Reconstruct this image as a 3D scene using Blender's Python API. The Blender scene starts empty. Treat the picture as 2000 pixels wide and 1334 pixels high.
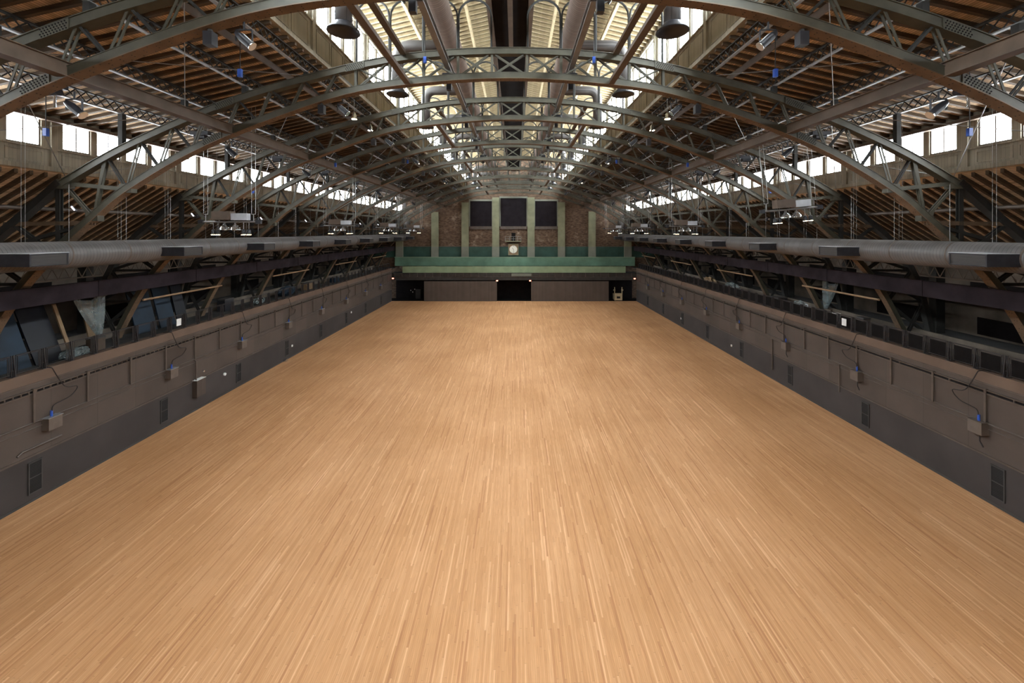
import bpy, math, random
from mathutils import Vector, Matrix
random.seed(7)
C = bpy.context.scene
COL = C.collection
PI = math.pi

# ------------------------------------------------------------------ camera
CH = 13.56                       # eye height above the floor
cam_d = bpy.data.cameras.new('camera')
cam = bpy.data.objects.new('camera', cam_d); COL.objects.link(cam)
cam.location = (0.3, 0.0, CH)
cam.rotation_euler = (PI/2, 0, 0)
cam_d.sensor_width = 36.0; cam_d.lens = 820/2000*36.0
cam_d.shift_x = -0.0035; cam_d.shift_y = -0.107
cam_d.clip_start = 0.1; cam_d.clip_end = 400
C.camera = cam

# ------------------------------------------------------------------ world, view
w = bpy.data.worlds.new('sky'); C.world = w; w.use_nodes = True
w.node_tree.nodes['Background'].inputs[0].default_value = (0.75, 0.87, 1.0, 1)
w.node_tree.nodes['Background'].inputs[1].default_value = 1.0
C.view_settings.view_transform = 'Standard'; C.view_settings.look = 'None'
C.view_settings.gamma = 1.0; C.view_settings.exposure = 0.0
C.view_settings.use_curve_mapping = False
C.cycles.max_bounces = 7; C.cycles.diffuse_bounces = 5; C.cycles.glossy_bounces = 3
C.cycles.sample_clamp_indirect = 6.0
C.cycles.caustics_reflective = False; C.cycles.caustics_refractive = False
WIN_UP, WIN_LOW = 73.0, 38.0     # daylight coming through the upper and lower glazing

# ------------------------------------------------------------------ materials
M = {}
def newmat(name):
    m = bpy.data.materials.new(name); m.use_nodes = True; M[name] = m
    return m, m.node_tree.nodes, m.node_tree.links, m.node_tree.nodes['Principled BSDF']
def mat(name, c, rough=0.6, metal=0.0, var=0.18, scale=1.5, spec=0.3, stretch=(1,1,1)):
    m, n, l, b = newmat(name)
    tc = n.new('ShaderNodeTexCoord'); mp = n.new('ShaderNodeMapping'); mp.inputs['Scale'].default_value = stretch
    nz = n.new('ShaderNodeTexNoise'); nz.inputs['Scale'].default_value = scale; nz.inputs['Detail'].default_value = 5
    cr = n.new('ShaderNodeValToRGB')
    cr.color_ramp.elements[0].position = 0.3; cr.color_ramp.elements[1].position = 0.7
    cr.color_ramp.elements[0].color = (*[x*(1-var) for x in c], 1); cr.color_ramp.elements[1].color = (*[min(1, x*(1+var)) for x in c], 1)
    l.new(tc.outputs['Object'], mp.inputs[0]); l.new(mp.outputs[0], nz.inputs['Vector']); l.new(nz.outputs[0], cr.inputs[0]); l.new(cr.outputs[0], b.inputs['Base Color'])
    b.inputs['Roughness'].default_value = rough; b.inputs['Metallic'].default_value = metal
    b.inputs['Specular IOR Level'].default_value = spec
    return m
def emit(name, c, s):
    m, n, l, b = newmat(name)
    b.inputs['Base Color'].default_value = (*c, 1)
    b.inputs['Emission Color'].default_value = (*c, 1); b.inputs['Emission Strength'].default_value = s
    return m
def lined(name, c1, c2, axis, period, rough=0.7, width=0.12, var=0.25, nscale=1.0, metal=0.0, slant=0.0):
    """boards / spiral seams: thin darker lines across one object axis"""
    m, n, l, b = newmat(name)
    tc = n.new('ShaderNodeTexCoord'); sp = n.new('ShaderNodeSeparateXYZ'); l.new(tc.outputs['Object'], sp.inputs[0])
    src = sp.outputs[axis]
    if slant:
        at = n.new('ShaderNodeMath'); at.operation = 'ARCTAN2'; l.new(sp.outputs[2], at.inputs[0]); l.new(sp.outputs[0], at.inputs[1])
        ma = n.new('ShaderNodeMath'); ma.operation = 'MULTIPLY_ADD'; ma.inputs[1].default_value = period/(2*PI)*1.0; l.new(at.outputs[0], ma.inputs[0]); l.new(src, ma.inputs[2]); src = ma.outputs[0]
    d = n.new('ShaderNodeMath'); d.operation = 'DIVIDE'; d.inputs[1].default_value = period; l.new(src, d.inputs[0])
    fr = n.new('ShaderNodeMath'); fr.operation = 'FRACT'; l.new(d.outputs[0], fr.inputs[0])
    lt = n.new('ShaderNodeMath'); lt.operation = 'LESS_THAN'; lt.inputs[1].default_value = width; l.new(fr.outputs[0], lt.inputs[0])
    fl = n.new('ShaderNodeMath'); fl.operation = 'FLOOR'; l.new(d.outputs[0], fl.inputs[0])
    wn = n.new('ShaderNodeTexWhiteNoise'); wn.noise_dimensions = '1D'; l.new(fl.outputs[0], wn.inputs['W'])
    nz = n.new('ShaderNodeTexNoise'); nz.inputs['Scale'].default_value = nscale; nz.inputs['Detail'].default_value = 4; l.new(tc.outputs['Object'], nz.inputs['Vector'])
    ad = n.new('ShaderNodeMath'); ad.operation = 'MULTIPLY_ADD'; ad.inputs[1].default_value = 0.4; l.new(wn.outputs[0], ad.inputs[0]); l.new(nz.outputs[0], ad.inputs[2])
    cr = n.new('ShaderNodeValToRGB'); cr.color_ramp.elements[0].position = 0.35; cr.color_ramp.elements[1].position = 1.0
    cr.color_ramp.elements[0].color = (*[x*(1-var) for x in c1], 1); cr.color_ramp.elements[1].color = (*[min(1, x*(1+var)) for x in c1], 1)
    l.new(ad.outputs[0], cr.inputs[0])
    mx = n.new('ShaderNodeMix'); mx.data_type = 'RGBA'; l.new(lt.outputs[0], mx.inputs[0]); l.new(cr.outputs[0], mx.inputs[6]); mx.inputs[7].default_value = (*c2, 1)
    l.new(mx.outputs[2], b.inputs['Base Color']); b.inputs['Roughness'].default_value = rough; b.inputs['Metallic'].default_value = metal
    b.inputs['Specular IOR Level'].default_value = 0.25
    return m

def floor_mat():
    m, n, l, b = newmat('floorboards')
    tc = n.new('ShaderNodeTexCoord'); mp = n.new('ShaderNodeMapping'); mp.inputs['Rotation'].default_value = (0, 0, PI/2)
    l.new(tc.outputs['Object'], mp.inputs[0])
    def brick(wd, ht, off, c1, c2, mortar, ms):
        t = n.new('ShaderNodeTexBrick'); t.offset = off; t.squash = 1.0
        t.inputs['Scale'].default_value = 1.0; t.inputs['Brick Width'].default_value = wd; t.inputs['Row Height'].default_value = ht
        t.inputs['Mortar Size'].default_value = ms; t.inputs['Mortar Smooth'].default_value = 0.1; t.inputs['Bias'].default_value = 0
        t.inputs['Color1'].default_value = c1; t.inputs['Color2'].default_value = c2; t.inputs['Mortar'].default_value = mortar
        l.new(mp.outputs[0], t.inputs['Vector']); return t
    # per-strip random value: strip index from x, board index from y with a random offset per strip
    sp = n.new('ShaderNodeSeparateXYZ'); l.new(tc.outputs['Object'], sp.inputs[0])
    def math_(op, a, bb=None, c=None):
        q = n.new('ShaderNodeMath'); q.operation = op
        for i, v in enumerate((a, bb, c)):
            if v is None: continue
            if isinstance(v, (int, float)): q.inputs[i].default_value = v
            else: l.new(v, q.inputs[i])
        return q.outputs[0]
    sx = math_('DIVIDE', sp.outputs[0], 0.064); ix = math_('FLOOR', sx)
    w1 = n.new('ShaderNodeTexWhiteNoise'); w1.noise_dimensions = '1D'; l.new(ix, w1.inputs['W'])
    sy = math_('MULTIPLY_ADD', w1.outputs[0], 9.0, math_('DIVIDE', sp.outputs[1], 3.0)); iy = math_('FLOOR', sy)
    cb = n.new('ShaderNodeCombineXYZ'); l.new(ix, cb.inputs[0]); l.new(iy, cb.inputs[1])
    w2 = n.new('ShaderNodeTexWhiteNoise'); w2.noise_dimensions = '2D'; l.new(cb.outputs[0], w2.inputs['Vector'])
    cr = n.new('ShaderNodeValToRGB'); e = cr.color_ramp.elements
    e[0].position = 0.0; e[0].color = (0.48, 0.232, 0.105, 1); e[1].position = 1.0; e[1].color = (0.76, 0.45, 0.255, 1)
    for p, c in ((0.08, (0.565, 0.296, 0.136, 1)), (0.5, (0.615, 0.332, 0.160, 1)), (0.92, (0.65, 0.362, 0.182, 1))):
        q = e.new(p); q.color = c
    l.new(w2.outputs[0], cr.inputs[0])
    # grain
    mp2 = n.new('ShaderNodeMapping'); mp2.inputs['Scale'].default_value = (55, 1.6, 1); l.new(tc.outputs['Object'], mp2.inputs[0])
    nz = n.new('ShaderNodeTexNoise'); nz.inputs['Scale'].default_value = 1.0; nz.inputs['Detail'].default_value = 6; l.new(mp2.outputs[0], nz.inputs['Vector'])
    cg = n.new('ShaderNodeValToRGB'); cg.color_ramp.elements[0].position = 0.25; cg.color_ramp.elements[0].color = (0.80, 0.77, 0.74, 1)
    cg.color_ramp.elements[1].position = 0.75; cg.color_ramp.elements[1].color = (1.1, 1.1, 1.1, 1); l.new(nz.outputs[0], cg.inputs[0])
    # wide wear patches
    nw = n.new('ShaderNodeTexNoise'); nw.inputs['Scale'].default_value = 0.16; nw.inputs['Detail'].default_value = 3; l.new(tc.outputs['Object'], nw.inputs['Vector'])
    cw = n.new('ShaderNodeValToRGB'); cw.color_ramp.elements[0].position = 0.35; cw.color_ramp.elements[0].color = (0.90, 0.87, 0.83, 1)
    cw.color_ramp.elements[1].position = 0.65; cw.color_ramp.elements[1].color = (1.05, 1.06, 1.08, 1); l.new(nw.outputs[0], cw.inputs[0])
    # knots
    vo = n.new('ShaderNodeTexVoronoi'); vo.inputs['Scale'].default_value = 0.9; vo.inputs['Randomness'].default_value = 1.0
    mp3 = n.new('ShaderNodeMapping'); mp3.inputs['Scale'].default_value = (2.2, 1.0, 1); l.new(tc.outputs['Object'], mp3.inputs[0]); l.new(mp3.outputs[0], vo.inputs['Vector'])
    kn = n.new('ShaderNodeMapRange'); kn.inputs['From Min'].default_value = 0.012; kn.inputs['From Max'].default_value = 0.035
    kn.inputs['To Min'].default_value = 0.4; kn.inputs['To Max'].default_value = 1.0; l.new(vo.outputs['Distance'], kn.inputs['Value'])
    # joints between strips
    fx = math_('FRACT', sx); jx = math_('LESS_THAN', fx, 0.05)
    fy = math_('FRACT', sy); jy = math_('LESS_THAN', fy, 0.003)
    j = math_('SUBTRACT', 1.0, math_('MULTIPLY', math_('MAXIMUM', jx, jy), 0.38))
    def mul(a, bb):
        q = n.new('ShaderNodeMix'); q.data_type = 'RGBA'; q.blend_type = 'MULTIPLY'; q.inputs[0].default_value = 1.0
        l.new(a, q.inputs[6]); l.new(bb, q.inputs[7]); return q.outputs[2]
    o = mul(cr.outputs[0], cg.outputs[0]); o = mul(o, cw.outputs[0]); o = mul(o, kn.outputs[0]); o = mul(o, j)
    l.new(o, b.inputs['Base Color']); b.inputs['Roughness'].default_value = 0.55; b.inputs['Specular IOR Level'].default_value = 0.25
    return m
floor_mat()

def brick_mat():
    m, n, l, b = newmat('old_brick')
    tc = n.new('ShaderNodeTexCoord'); mp = n.new('ShaderNodeMapping'); mp.inputs['Rotation'].default_value = (PI/2, 0, 0); l.new(tc.outputs['Object'], mp.inputs[0])
    t = n.new('ShaderNodeTexBrick'); t.inputs['Scale'].default_value = 1; t.inputs['Brick Width'].default_value = 0.42; t.inputs['Row Height'].default_value = 0.14; t.inputs['Mortar Size'].default_value = 0.012
    t.inputs['Color1'].default_value = (0.075, 0.045, 0.03, 1); t.inputs['Color2'].default_value = (0.16, 0.105, 0.07, 1); t.inputs['Mortar'].default_value = (0.07, 0.05, 0.035, 1)
    l.new(mp.outputs[0], t.inputs['Vector'])
    nz = n.new('ShaderNodeTexNoise'); nz.inputs['Scale'].default_value = 0.55; nz.inputs['Detail'].default_value = 8; nz.inputs['Roughness'].default_value = 0.7; l.new(tc.outputs['Object'], nz.inputs['Vector'])
    cr = n.new('ShaderNodeValToRGB'); cr.color_ramp.elements[0].position = 0.55; cr.color_ramp.elements[0].color = (0, 0, 0, 1); cr.color_ramp.elements[1].position = 0.72; cr.color_ramp.elements[1].color = (0.8, 0.8, 0.8, 1)
    l.new(nz.outputs[0], cr.inputs[0])
    mx = n.new('ShaderNodeMix'); mx.data_type = 'RGBA'; l.new(cr.outputs[0], mx.inputs[0]); l.new(t.outputs[0], mx.inputs[6]); mx.inputs[7].default_value = (0.34, 0.27, 0.2, 1)
    l.new(mx.outputs[2], b.inputs['Base Color']); b.inputs['Roughness'].default_value = 0.85; b.inputs['Specular IOR Level'].default_value = 0.1
brick_mat()

mat('truss_paint', (0.056, 0.052, 0.037), 0.55, 0, 0.25, 2.0)
mat('truss_dark', (0.022, 0.021, 0.019), 0.8, 0, 0.25, 2.0)
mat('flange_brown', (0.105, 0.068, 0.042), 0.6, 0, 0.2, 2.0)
lined('vent_louvre', (0.022, 0.02, 0.02), (0.006, 0.006, 0.006), 2, 0.08, 0.8, 0.4, 0.15, 3)
mat('beam_brown', (0.085, 0.06, 0.043), 0.55, 0, 0.2, 2.0)
mat('steel_light', (0.17, 0.165, 0.16), 0.5, 0.2, 0.15, 2.0)
mat('rafter_wood', (0.075, 0.05, 0.03), 0.75, 0, 0.3, 2.5, stretch=(0.4, 3, 3))
mat('rafter_cream', (0.27, 0.21, 0.12), 0.7, 0, 0.2, 2.5)
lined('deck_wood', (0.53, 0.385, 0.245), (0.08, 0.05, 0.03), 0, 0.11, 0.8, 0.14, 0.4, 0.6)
lined('deck_cream', (0.115, 0.088, 0.048), (0.05, 0.036, 0.02), 0, 0.11, 0.75, 0.14, 0.3, 0.6)  # darker than the rafters: shadow between them put into the deck colour
lined('panel_cream', (0.24, 0.215, 0.165), (0.12, 0.10, 0.075), 1, 0.16, 0.7, 0.06, 0.25, 0.8)
lined('wall_brown', (0.074, 0.056, 0.046), (0.035, 0.028, 0.023), 1, 2.44, 0.75, 0.006, 0.22, 0.5)
mat('wall_lower', (0.044, 0.037, 0.035), 0.7, 0, 0.2, 0.4)  # same brown wall, its shading lower down put into the colour
mat('wall_top', (0.12, 0.08, 0.058), 0.8, 0, 0.18, 0.6)
mat('conduit_brown', (0.095, 0.075, 0.062), 0.45, 0.2, 0.2, 2)
mat('box_grey', (0.125, 0.10, 0.083), 0.5, 0.1, 0.15, 2)
mat('trim_dark', (0.05, 0.047, 0.045), 0.6, 0, 0.2, 1)
lined('duct_metal', (0.10, 0.092, 0.088), (0.06, 0.055, 0.055), 1, 0.16, 0.5, 0.14, 0.12, 0.8, 0.2, slant=1)
lined('duct_fabric', (0.145, 0.105, 0.085), (0.085, 0.062, 0.05), 1, 0.16, 0.8, 0.14, 0.15, 0.8, 0.0, slant=1)
lined('grille', (0.05, 0.045, 0.043), (0.02, 0.02, 0.02), 2, 0.06, 0.5, 0.4, 0.15, 3)
mat('galvanised', (0.42, 0.43, 0.45), 0.35, 0.6, 0.12, 3)
mat('black_metal', (0.022, 0.022, 0.026), 0.4, 0.1, 0.3, 3)
mat('rail_metal', (0.03, 0.026, 0.027), 0.5, 0.1, 0.2, 3)
mat('mesh_dark', (0.008, 0.007, 0.007), 0.95, 0, 0.2, 3, 0.05)
mat('velour', (0.016, 0.012, 0.0145), 0.9, 0, 0.35, 1.2, 0.1)
mat('plaster_old', (0.11, 0.09, 0.072), 0.9, 0, 0.5, 0.5, 0.1)
mat('concrete', (0.05, 0.05, 0.05), 0.9, 0, 0.25, 0.6, 0.1)
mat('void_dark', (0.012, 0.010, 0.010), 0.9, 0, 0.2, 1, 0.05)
mat('pilaster_paint', (0.19, 0.19, 0.118), 0.7, 0, 0.18, 0.8)
mat('pilaster_base', (0.17, 0.175, 0.14), 0.7, 0, 0.1, 0.8)
mat('green_dado', (0.03, 0.07, 0.055), 0.6, 0, 0.3, 0.5)
mat('green_upper', (0.12, 0.21, 0.145), 0.65, 0, 0.25, 0.4)
mat('green_light', (0.23, 0.30, 0.185), 0.65, 0, 0.15, 0.6)
lined('screen_brown', (0.105, 0.082, 0.068), (0.06, 0.047, 0.04), 0, 0.3, 0.75, 0.05, 0.12, 0.8)
mat('blind_dark', (0.016, 0.013, 0.015), 0.9, 0, 0.2, 1, 0.05)
mat('stage_flat_blue', (0.004, 0.013, 0.025), 0.6, 0, 0.5, 0.9)
mat('stage_flat_navy', (0.002, 0.0025, 0.006), 0.5, 0, 0.4, 1)
mat('timber_pale', (0.17, 0.11, 0.06), 0.7, 0, 0.2, 3)
mat('plastic_sheet', (0.16, 0.19, 0.19), 0.3, 0, 0.5, 6, 0.5); M['plastic_sheet'].node_tree.nodes['Principled BSDF'].inputs['Alpha'].default_value = 0.55
mat('white_paint', (0.7, 0.7, 0.68), 0.6, 0, 0.06, 3)
mat('cream_machine', (0.5, 0.42, 0.27), 0.6, 0, 0.15, 3)
mat('blue_plug', (0.03, 0.09, 0.42), 0.4, 0, 0.1, 3)
mat('brass_wood', (0.22, 0.14, 0.08), 0.5, 0, 0.2, 3)
mat('cable_black', (0.02, 0.018, 0.018), 0.6, 0, 0.1, 3)
mat('cable_steel', (0.25, 0.25, 0.24), 0.35, 0.5, 0.1, 3)
mat('clock_face', (0.75, 0.72, 0.62), 0.5, 0, 0.05, 5)
mat('chrome', (0.6, 0.62, 0.63), 0.15, 0.9, 0.05, 5)
emit('glass_upper', (0.86, 0.95, 1.0), WIN_UP)
emit('glass_lower', (0.90, 0.96, 1.0), WIN_LOW)
emit('lamp_warm', (1.0, 0.72, 0.42), 40)
emit('lamp_work', (0.85, 0.85, 1.0), 4)
emit('lamp_red', (1.0, 0.25, 0.15), 7)

# ------------------------------------------------------------------ mesh helpers
class MB:
    def __init__(s): s.v = []; s.f = []
    def add(s, vs, fs):
        o = len(s.v); s.v += [tuple(p) for p in vs]; s.f += [tuple(i+o for i in f) for f in fs]; return s
    def box(s, x0, x1, y0, y1, z0, z1):
        if x0 > x1: x0, x1 = x1, x0
        if y0 > y1: y0, y1 = y1, y0
        return s.add([(x0,y0,z0),(x1,y0,z0),(x1,y1,z0),(x0,y1,z0),(x0,y0,z1),(x1,y0,z1),(x1,y1,z1),(x0,y1,z1)],
                     [(0,3,2,1),(4,5,6,7),(0,1,5,4),(1,2,6,5),(2,3,7,6),(3,0,4,7)])
    def hexa(s, p):   # 8 points, bottom ring then top ring
        return s.add(p, [(0,3,2,1),(4,5,6,7),(0,1,5,4),(1,2,6,5),(2,3,7,6),(3,0,4,7)])
    def bar(s, p, q, w, h, side=None):   # rectangular bar: w along 'side', h across
        p = Vector(p); q = Vector(q); d = (q-p).normalized()
        sd = Vector(side) if side else (Vector((0,0,1)).cross(d) if abs(d.z) < 0.95 else Vector((1,0,0)))
        sd = (sd - d*sd.dot(d)).normalized(); up = d.cross(sd).normalized()
        a = sd*w/2; b = up*h/2
        return s.hexa([p-a-b, p+a-b, p+a+b, p-a+b, q-a-b, q+a-b, q+a+b, q-a+b])
    def tube(s, pts, r, n=8, caps=True):
        pts = [Vector(p) for p in pts]; vs = []; fs = []
        rr = r if isinstance(r, (list, tuple)) else [r]*len(pts)
        t0 = (pts[1]-pts[0]).normalized(); ref = Vector((0,0,1)) if abs(t0.z) < 0.9 else Vector((1,0,0))
        u = t0.cross(ref).normalized()
        for i, p in enumerate(pts):
            t = (pts[min(i+1, len(pts)-1)] - pts[max(i-1, 0)]).normalized()
            u = (u - t*u.dot(t)).normalized(); v = t.cross(u)
            for k in range(n):
                a = 2*PI*k/n; vs.append(p + u*math.cos(a)*rr[i] + v*math.sin(a)*rr[i])
        for i in range(len(pts)-1):
            for k in range(n): fs.append((i*n+k, i*n+(k+1)%n, (i+1)*n+(k+1)%n, (i+1)*n+k))
        if caps: fs.append(tuple(range(n-1, -1, -1))); fs.append(tuple((len(pts)-1)*n+k for k in range(n)))
        return s.add(vs, fs)
    def lathe(s, prof, c=(0,0,0), n=16, axis='z'):
        vs = []; fs = []
        for (r, z) in prof:
            for k in range(n):
                a = 2*PI*k/n; x, y = r*math.cos(a), r*math.sin(a)
                vs.append({'z': (c[0]+x, c[1]+y, c[2]+z), 'y': (c[0]+x, c[1]+z, c[2]+y), 'x': (c[0]+z, c[1]+x, c[2]+y)}[axis])
        for i in range(len(prof)-1):
            for k in range(n): fs.append((i*n+k, i*n+(k+1)%n, (i+1)*n+(k+1)%n, (i+1)*n+k))
        fs.append(tuple(range(n-1, -1, -1))); fs.append(tuple((len(prof)-1)*n+k for k in range(n)))
        return s.add(vs, fs)
    def sweep(s, path, y0, y1, up0, up1):    # plate following an (x, z) path, between y0..y1, offset along the path normal
        n = len(path); vs = []
        for i, (x, z) in enumerate(path):
            a = path[max(i-1, 0)]; b = path[min(i+1, n-1)]
            dx, dz = b[0]-a[0], b[1]-a[1]; L = math.hypot(dx, dz); nx, nz = -dz/L, dx/L
            if nz < 0 and abs(nz) > 0.02: nx, nz = -nx, -nz
            for (y, u) in ((y0, up0), (y1, up0), (y1, up1), (y0, up1)): vs.append((x+nx*u, y, z+nz*u))
        fs = [(0,1,2,3), tuple((n-1)*4+k for k in (3,2,1,0))]
        for i in range(n-1):
            for k in range(4): fs.append((i*4+k, (i+1)*4+k, (i+1)*4+(k+1)%4, i*4+(k+1)%4))
        return s.add(vs, fs)
    def mesh(s, name, m, smooth=False):
        me = bpy.data.meshes.new(name); me.from_pydata(s.v, [], s.f); me.update()
        import bmesh
        bm = bmesh.new(); bm.from_mesh(me); bmesh.ops.recalc_face_normals(bm, faces=bm.faces); bm.to_mesh(me); bm.free()
        me.materials.append(M[m])
        if smooth:
            for p in me.polygons: p.use_smooth = True
        return me
    def build(s, name, m, parent=None, loc=(0,0,0), smooth=False):
        o = bpy.data.objects.new(name, s.mesh(name, m, smooth)); COL.objects.link(o); o.location = loc
        if parent: o.parent = parent
        return o
def tag(o, label=None, cat=None, group=None, kind=None):
    if label: o['label'] = label
    if cat: o['category'] = cat
    if group: o['group'] = group
    if kind: o['kind'] = kind
    return o
def empty(name, loc, label, cat, group=None):
    o = bpy.data.objects.new(name, None); COL.objects.link(o); o.location = loc; o.empty_display_size = 0.2
    return tag(o, label, cat, group)
def kids(o): return [c for c in ALLK.get(o.name, [])]
ALLK = {}
def tree(o):
    r = {}
    for q in bpy.data.objects:
        if q.parent: r.setdefault(q.parent.name, []).append(q)
    return r
def copy_tree(o, T, parent=None, flip=False):
    c = o.copy(); COL.objects.link(c)
    if parent: c.parent = parent
    for ch in T.get(o.name, []): copy_tree(ch, T, c)
    return c
def struct(o, label=None, cat='wall'):
    return tag(o, label, cat, kind='structure')
ORD = ['first','second','third','fourth','fifth','sixth','seventh','eighth','ninth','tenth','eleventh','twelfth','thirteenth','fourteenth','fifteenth','sixteenth']
def smooth_path(P, n):
    """monotone-ish Catmull-Rom through P (list of (x, z)), n samples per span"""
    out = []
    for i in range(len(P)-1):
        p0 = P[max(i-1,0)]; p1 = P[i]; p2 = P[i+1]; p3 = P[min(i+2, len(P)-1)]
        for k in range(n):
            t = k/n
            out.append(tuple(0.5*((2*p1[j]) + (-p0[j]+p2[j])*t + (2*p0[j]-5*p1[j]+4*p2[j]-p3[j])*t*t + (-p0[j]+3*p1[j]-3*p2[j]+p3[j])*t**3) for j in (0,1)))
    out.append(P[-1]); return out
def interp(path, x):
    for a, b in zip(path, path[1:]):
        if a[0] <= x <= b[0]: return a[1] + (b[1]-a[1])*(x-a[0])/max(1e-9, b[0]-a[0])
    return path[-1][1]

# ------------------------------------------------------------------ key numbers
BAY = 7.6
TY = [13.2 + BAY*k for k in range(10)]          # truss planes
Y0, Y1 = -19.0, 87.0                              # hall ends; near end pushed back for more light on the near floor
WX = 24.0                                        # side wall face
CW = 22.7                                        # lower glazing plane
MX = 9.8                                         # monitor wall plane
def roof(x): return CH + 8.75 - 0.225*(abs(x)-MX)       # main slope underside
def mroof(x): return CH + 16.1 - 0.245*abs(x)           # monitor slope underside
def lroof(x): return CH + 3.0 - 0.60*(abs(x)-CW)        # outer lean-to slope
BC = smooth_path([(-4, 7.33), (0, 7.54), (4, 7.33), (8, 6.75), (12.6, 5.2), (15.9, 3.75), (18.9, 1.93), (20.5, 0.58), (23.25, -1.96), (24.95, -4.2), (26.2, -6.5), (26.55, -7.3)], 6)[6:]
BC = [(x, CH+z) for x, z in BC]
TC = smooth_path([(-4, 8.9), (0, 9.08), (4, 8.9), (7.0, 8.45), (9.5, 7.85), (12.4, 7.05), (15.3, 6.0), (18.2, 4.72), (20.1, 3.75), (22.2, 2.5)], 6)[6:]
TC = [(x, CH+z) for x, z in TC]
OC = [(x, CH+z) for x, z in smooth_path([(22.2, 2.5), (24.0, 0.9), (25.8, -0.7), (27.3, -3.0), (28.2, -6.0), (28.4, -7.3)], 4)]

# ------------------------------------------------------------------ floor and walls
struct(MB().box(-WX, WX, Y0, 82.4, -0.1, 0).build('floor', 'floorboards'), 'pale narrow-strip wooden floor of the great hall', 'floor')
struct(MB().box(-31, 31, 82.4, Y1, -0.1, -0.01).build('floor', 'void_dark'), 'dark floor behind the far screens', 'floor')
for s, side in ((-1, 'left'), (1, 'right')):
    X = s*WX
    wl = MB().box(X, X+s*0.4, Y0, 82.4, 2.35, 5.93).build('wall_'+side, 'wall_brown')
    struct(wl, 'brown boarded balcony wall along the %s of the wooden floor' % side, 'wall')
    MB().box(X, X+s*0.4, Y0, 82.4, 0.0, 2.30).build('lower_wall', 'wall_lower', wl)
    tw = MB(); tw.box(X, X+s*0.4, Y0, 82.4, 5.93, 6.42); tw.box(X-s*0.05, X+s*0.42, Y0, 82.4, 6.42, 6.50); tw.build('parapet_band', 'wall_top', wl)
    tr = MB(); tr.box(X-s*0.05, X+s*0.2, Y0, 82.4, 2.27, 2.36); tr.box(X-s*0.03, X+s*.2, Y0, 82.4, 5.88, 5.94); tr.build('ledge', 'conduit_brown', wl)
    struct(MB().box(X-s*0.03, X, Y0, 82.4, 0, 0.12).build('baseboard_'+side, 'trim_dark'), 'dark baseboard at the foot of the %s wall' % side, 'baseboard')
    # balcony deck and tiers
    d = MB().box(X+s*0.4, s*30.5, Y0, Y1, 6.2, 6.35).build('balcony_floor', 'concrete'); struct(d, 'grey concrete floor of the %s balcony' % side, 'floor')
    MB().box(s*27.4, s*30.5, Y0, 82, 6.35, 6.75).build('tier', 'concrete', d)
    MB().box(s*27.25, s*27.4, Y0, 82, 6.35, 7.05).build('curb', 'plaster_old', d)
    # outer wall
    ow = MB().box(s*30.5, s*30.9, Y0, Y1, 6.2, lroof(30.5)+0.02).build('wall_outer_'+side, 'plaster_old'); struct(ow, 'stained pale plaster outer wall behind the %s balcony' % side, 'wall')
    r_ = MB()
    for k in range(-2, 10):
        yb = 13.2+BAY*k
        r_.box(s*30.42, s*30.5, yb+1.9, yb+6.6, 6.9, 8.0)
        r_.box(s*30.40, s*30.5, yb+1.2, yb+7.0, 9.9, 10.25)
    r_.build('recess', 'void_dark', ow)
# near end wall
struct(MB().box(-31, 31, Y0-0.3, Y0, 0, CH+16.2).build('wall_near', 'plaster_old'), 'plain plaster wall behind the viewpoint', 'wall')

# ------------------------------------------------------------------ roof
def slope_mesh(f, xa, xb, m, name, label, s):
    xa, xb = s*xa, s*xb
    za, zb = f(xa), f(xb)
    b = MB().hexa([(xa, Y0, za), (xb, Y0, zb), (xb, Y1, zb), (xa, Y1, za), (xa, Y0, za+0.15), (xb, Y0, zb+0.15), (xb, Y1, zb+0.15), (xa, Y1, za+0.15)])
    return struct(b.build(name, m), label, 'ceiling')
def rafters(parent, f, xa, xb, s, y_from, pitch, wd, dp, m):
    xa, xb = s*xa, s*xb; za, zb = f(xa), f(xb)
    me = MB().hexa([(xa,0,za-dp),(xb,0,zb-dp),(xb,wd,zb-dp),(xa,wd,za-dp),(xa,0,za-.004),(xb,0,zb-.004),(xb,wd,zb-.004),(xa,wd,za-.004)]).mesh('rafter', m)
    n = int((86.0-y_from)/pitch); rest = MB()
    for i in range(n):
        y = y_from + i*pitch
        if i < 100:
            o = bpy.data.objects.new('rafter', me); COL.objects.link(o); o.location = (0, y, 0); o.parent = parent
        else:
            rest.hexa([(xa,y,za-dp),(xb,y,zb-dp),(xb,y+wd,zb-dp),(xa,y+wd,za-dp),(xa,y,za-.004),(xb,y,zb-.004),(xb,y+wd,zb-.004),(xa,y+wd,za-.004)])
    if rest.v: tag(rest.build('rafters_far', m, parent), kind='stuff')
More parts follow.
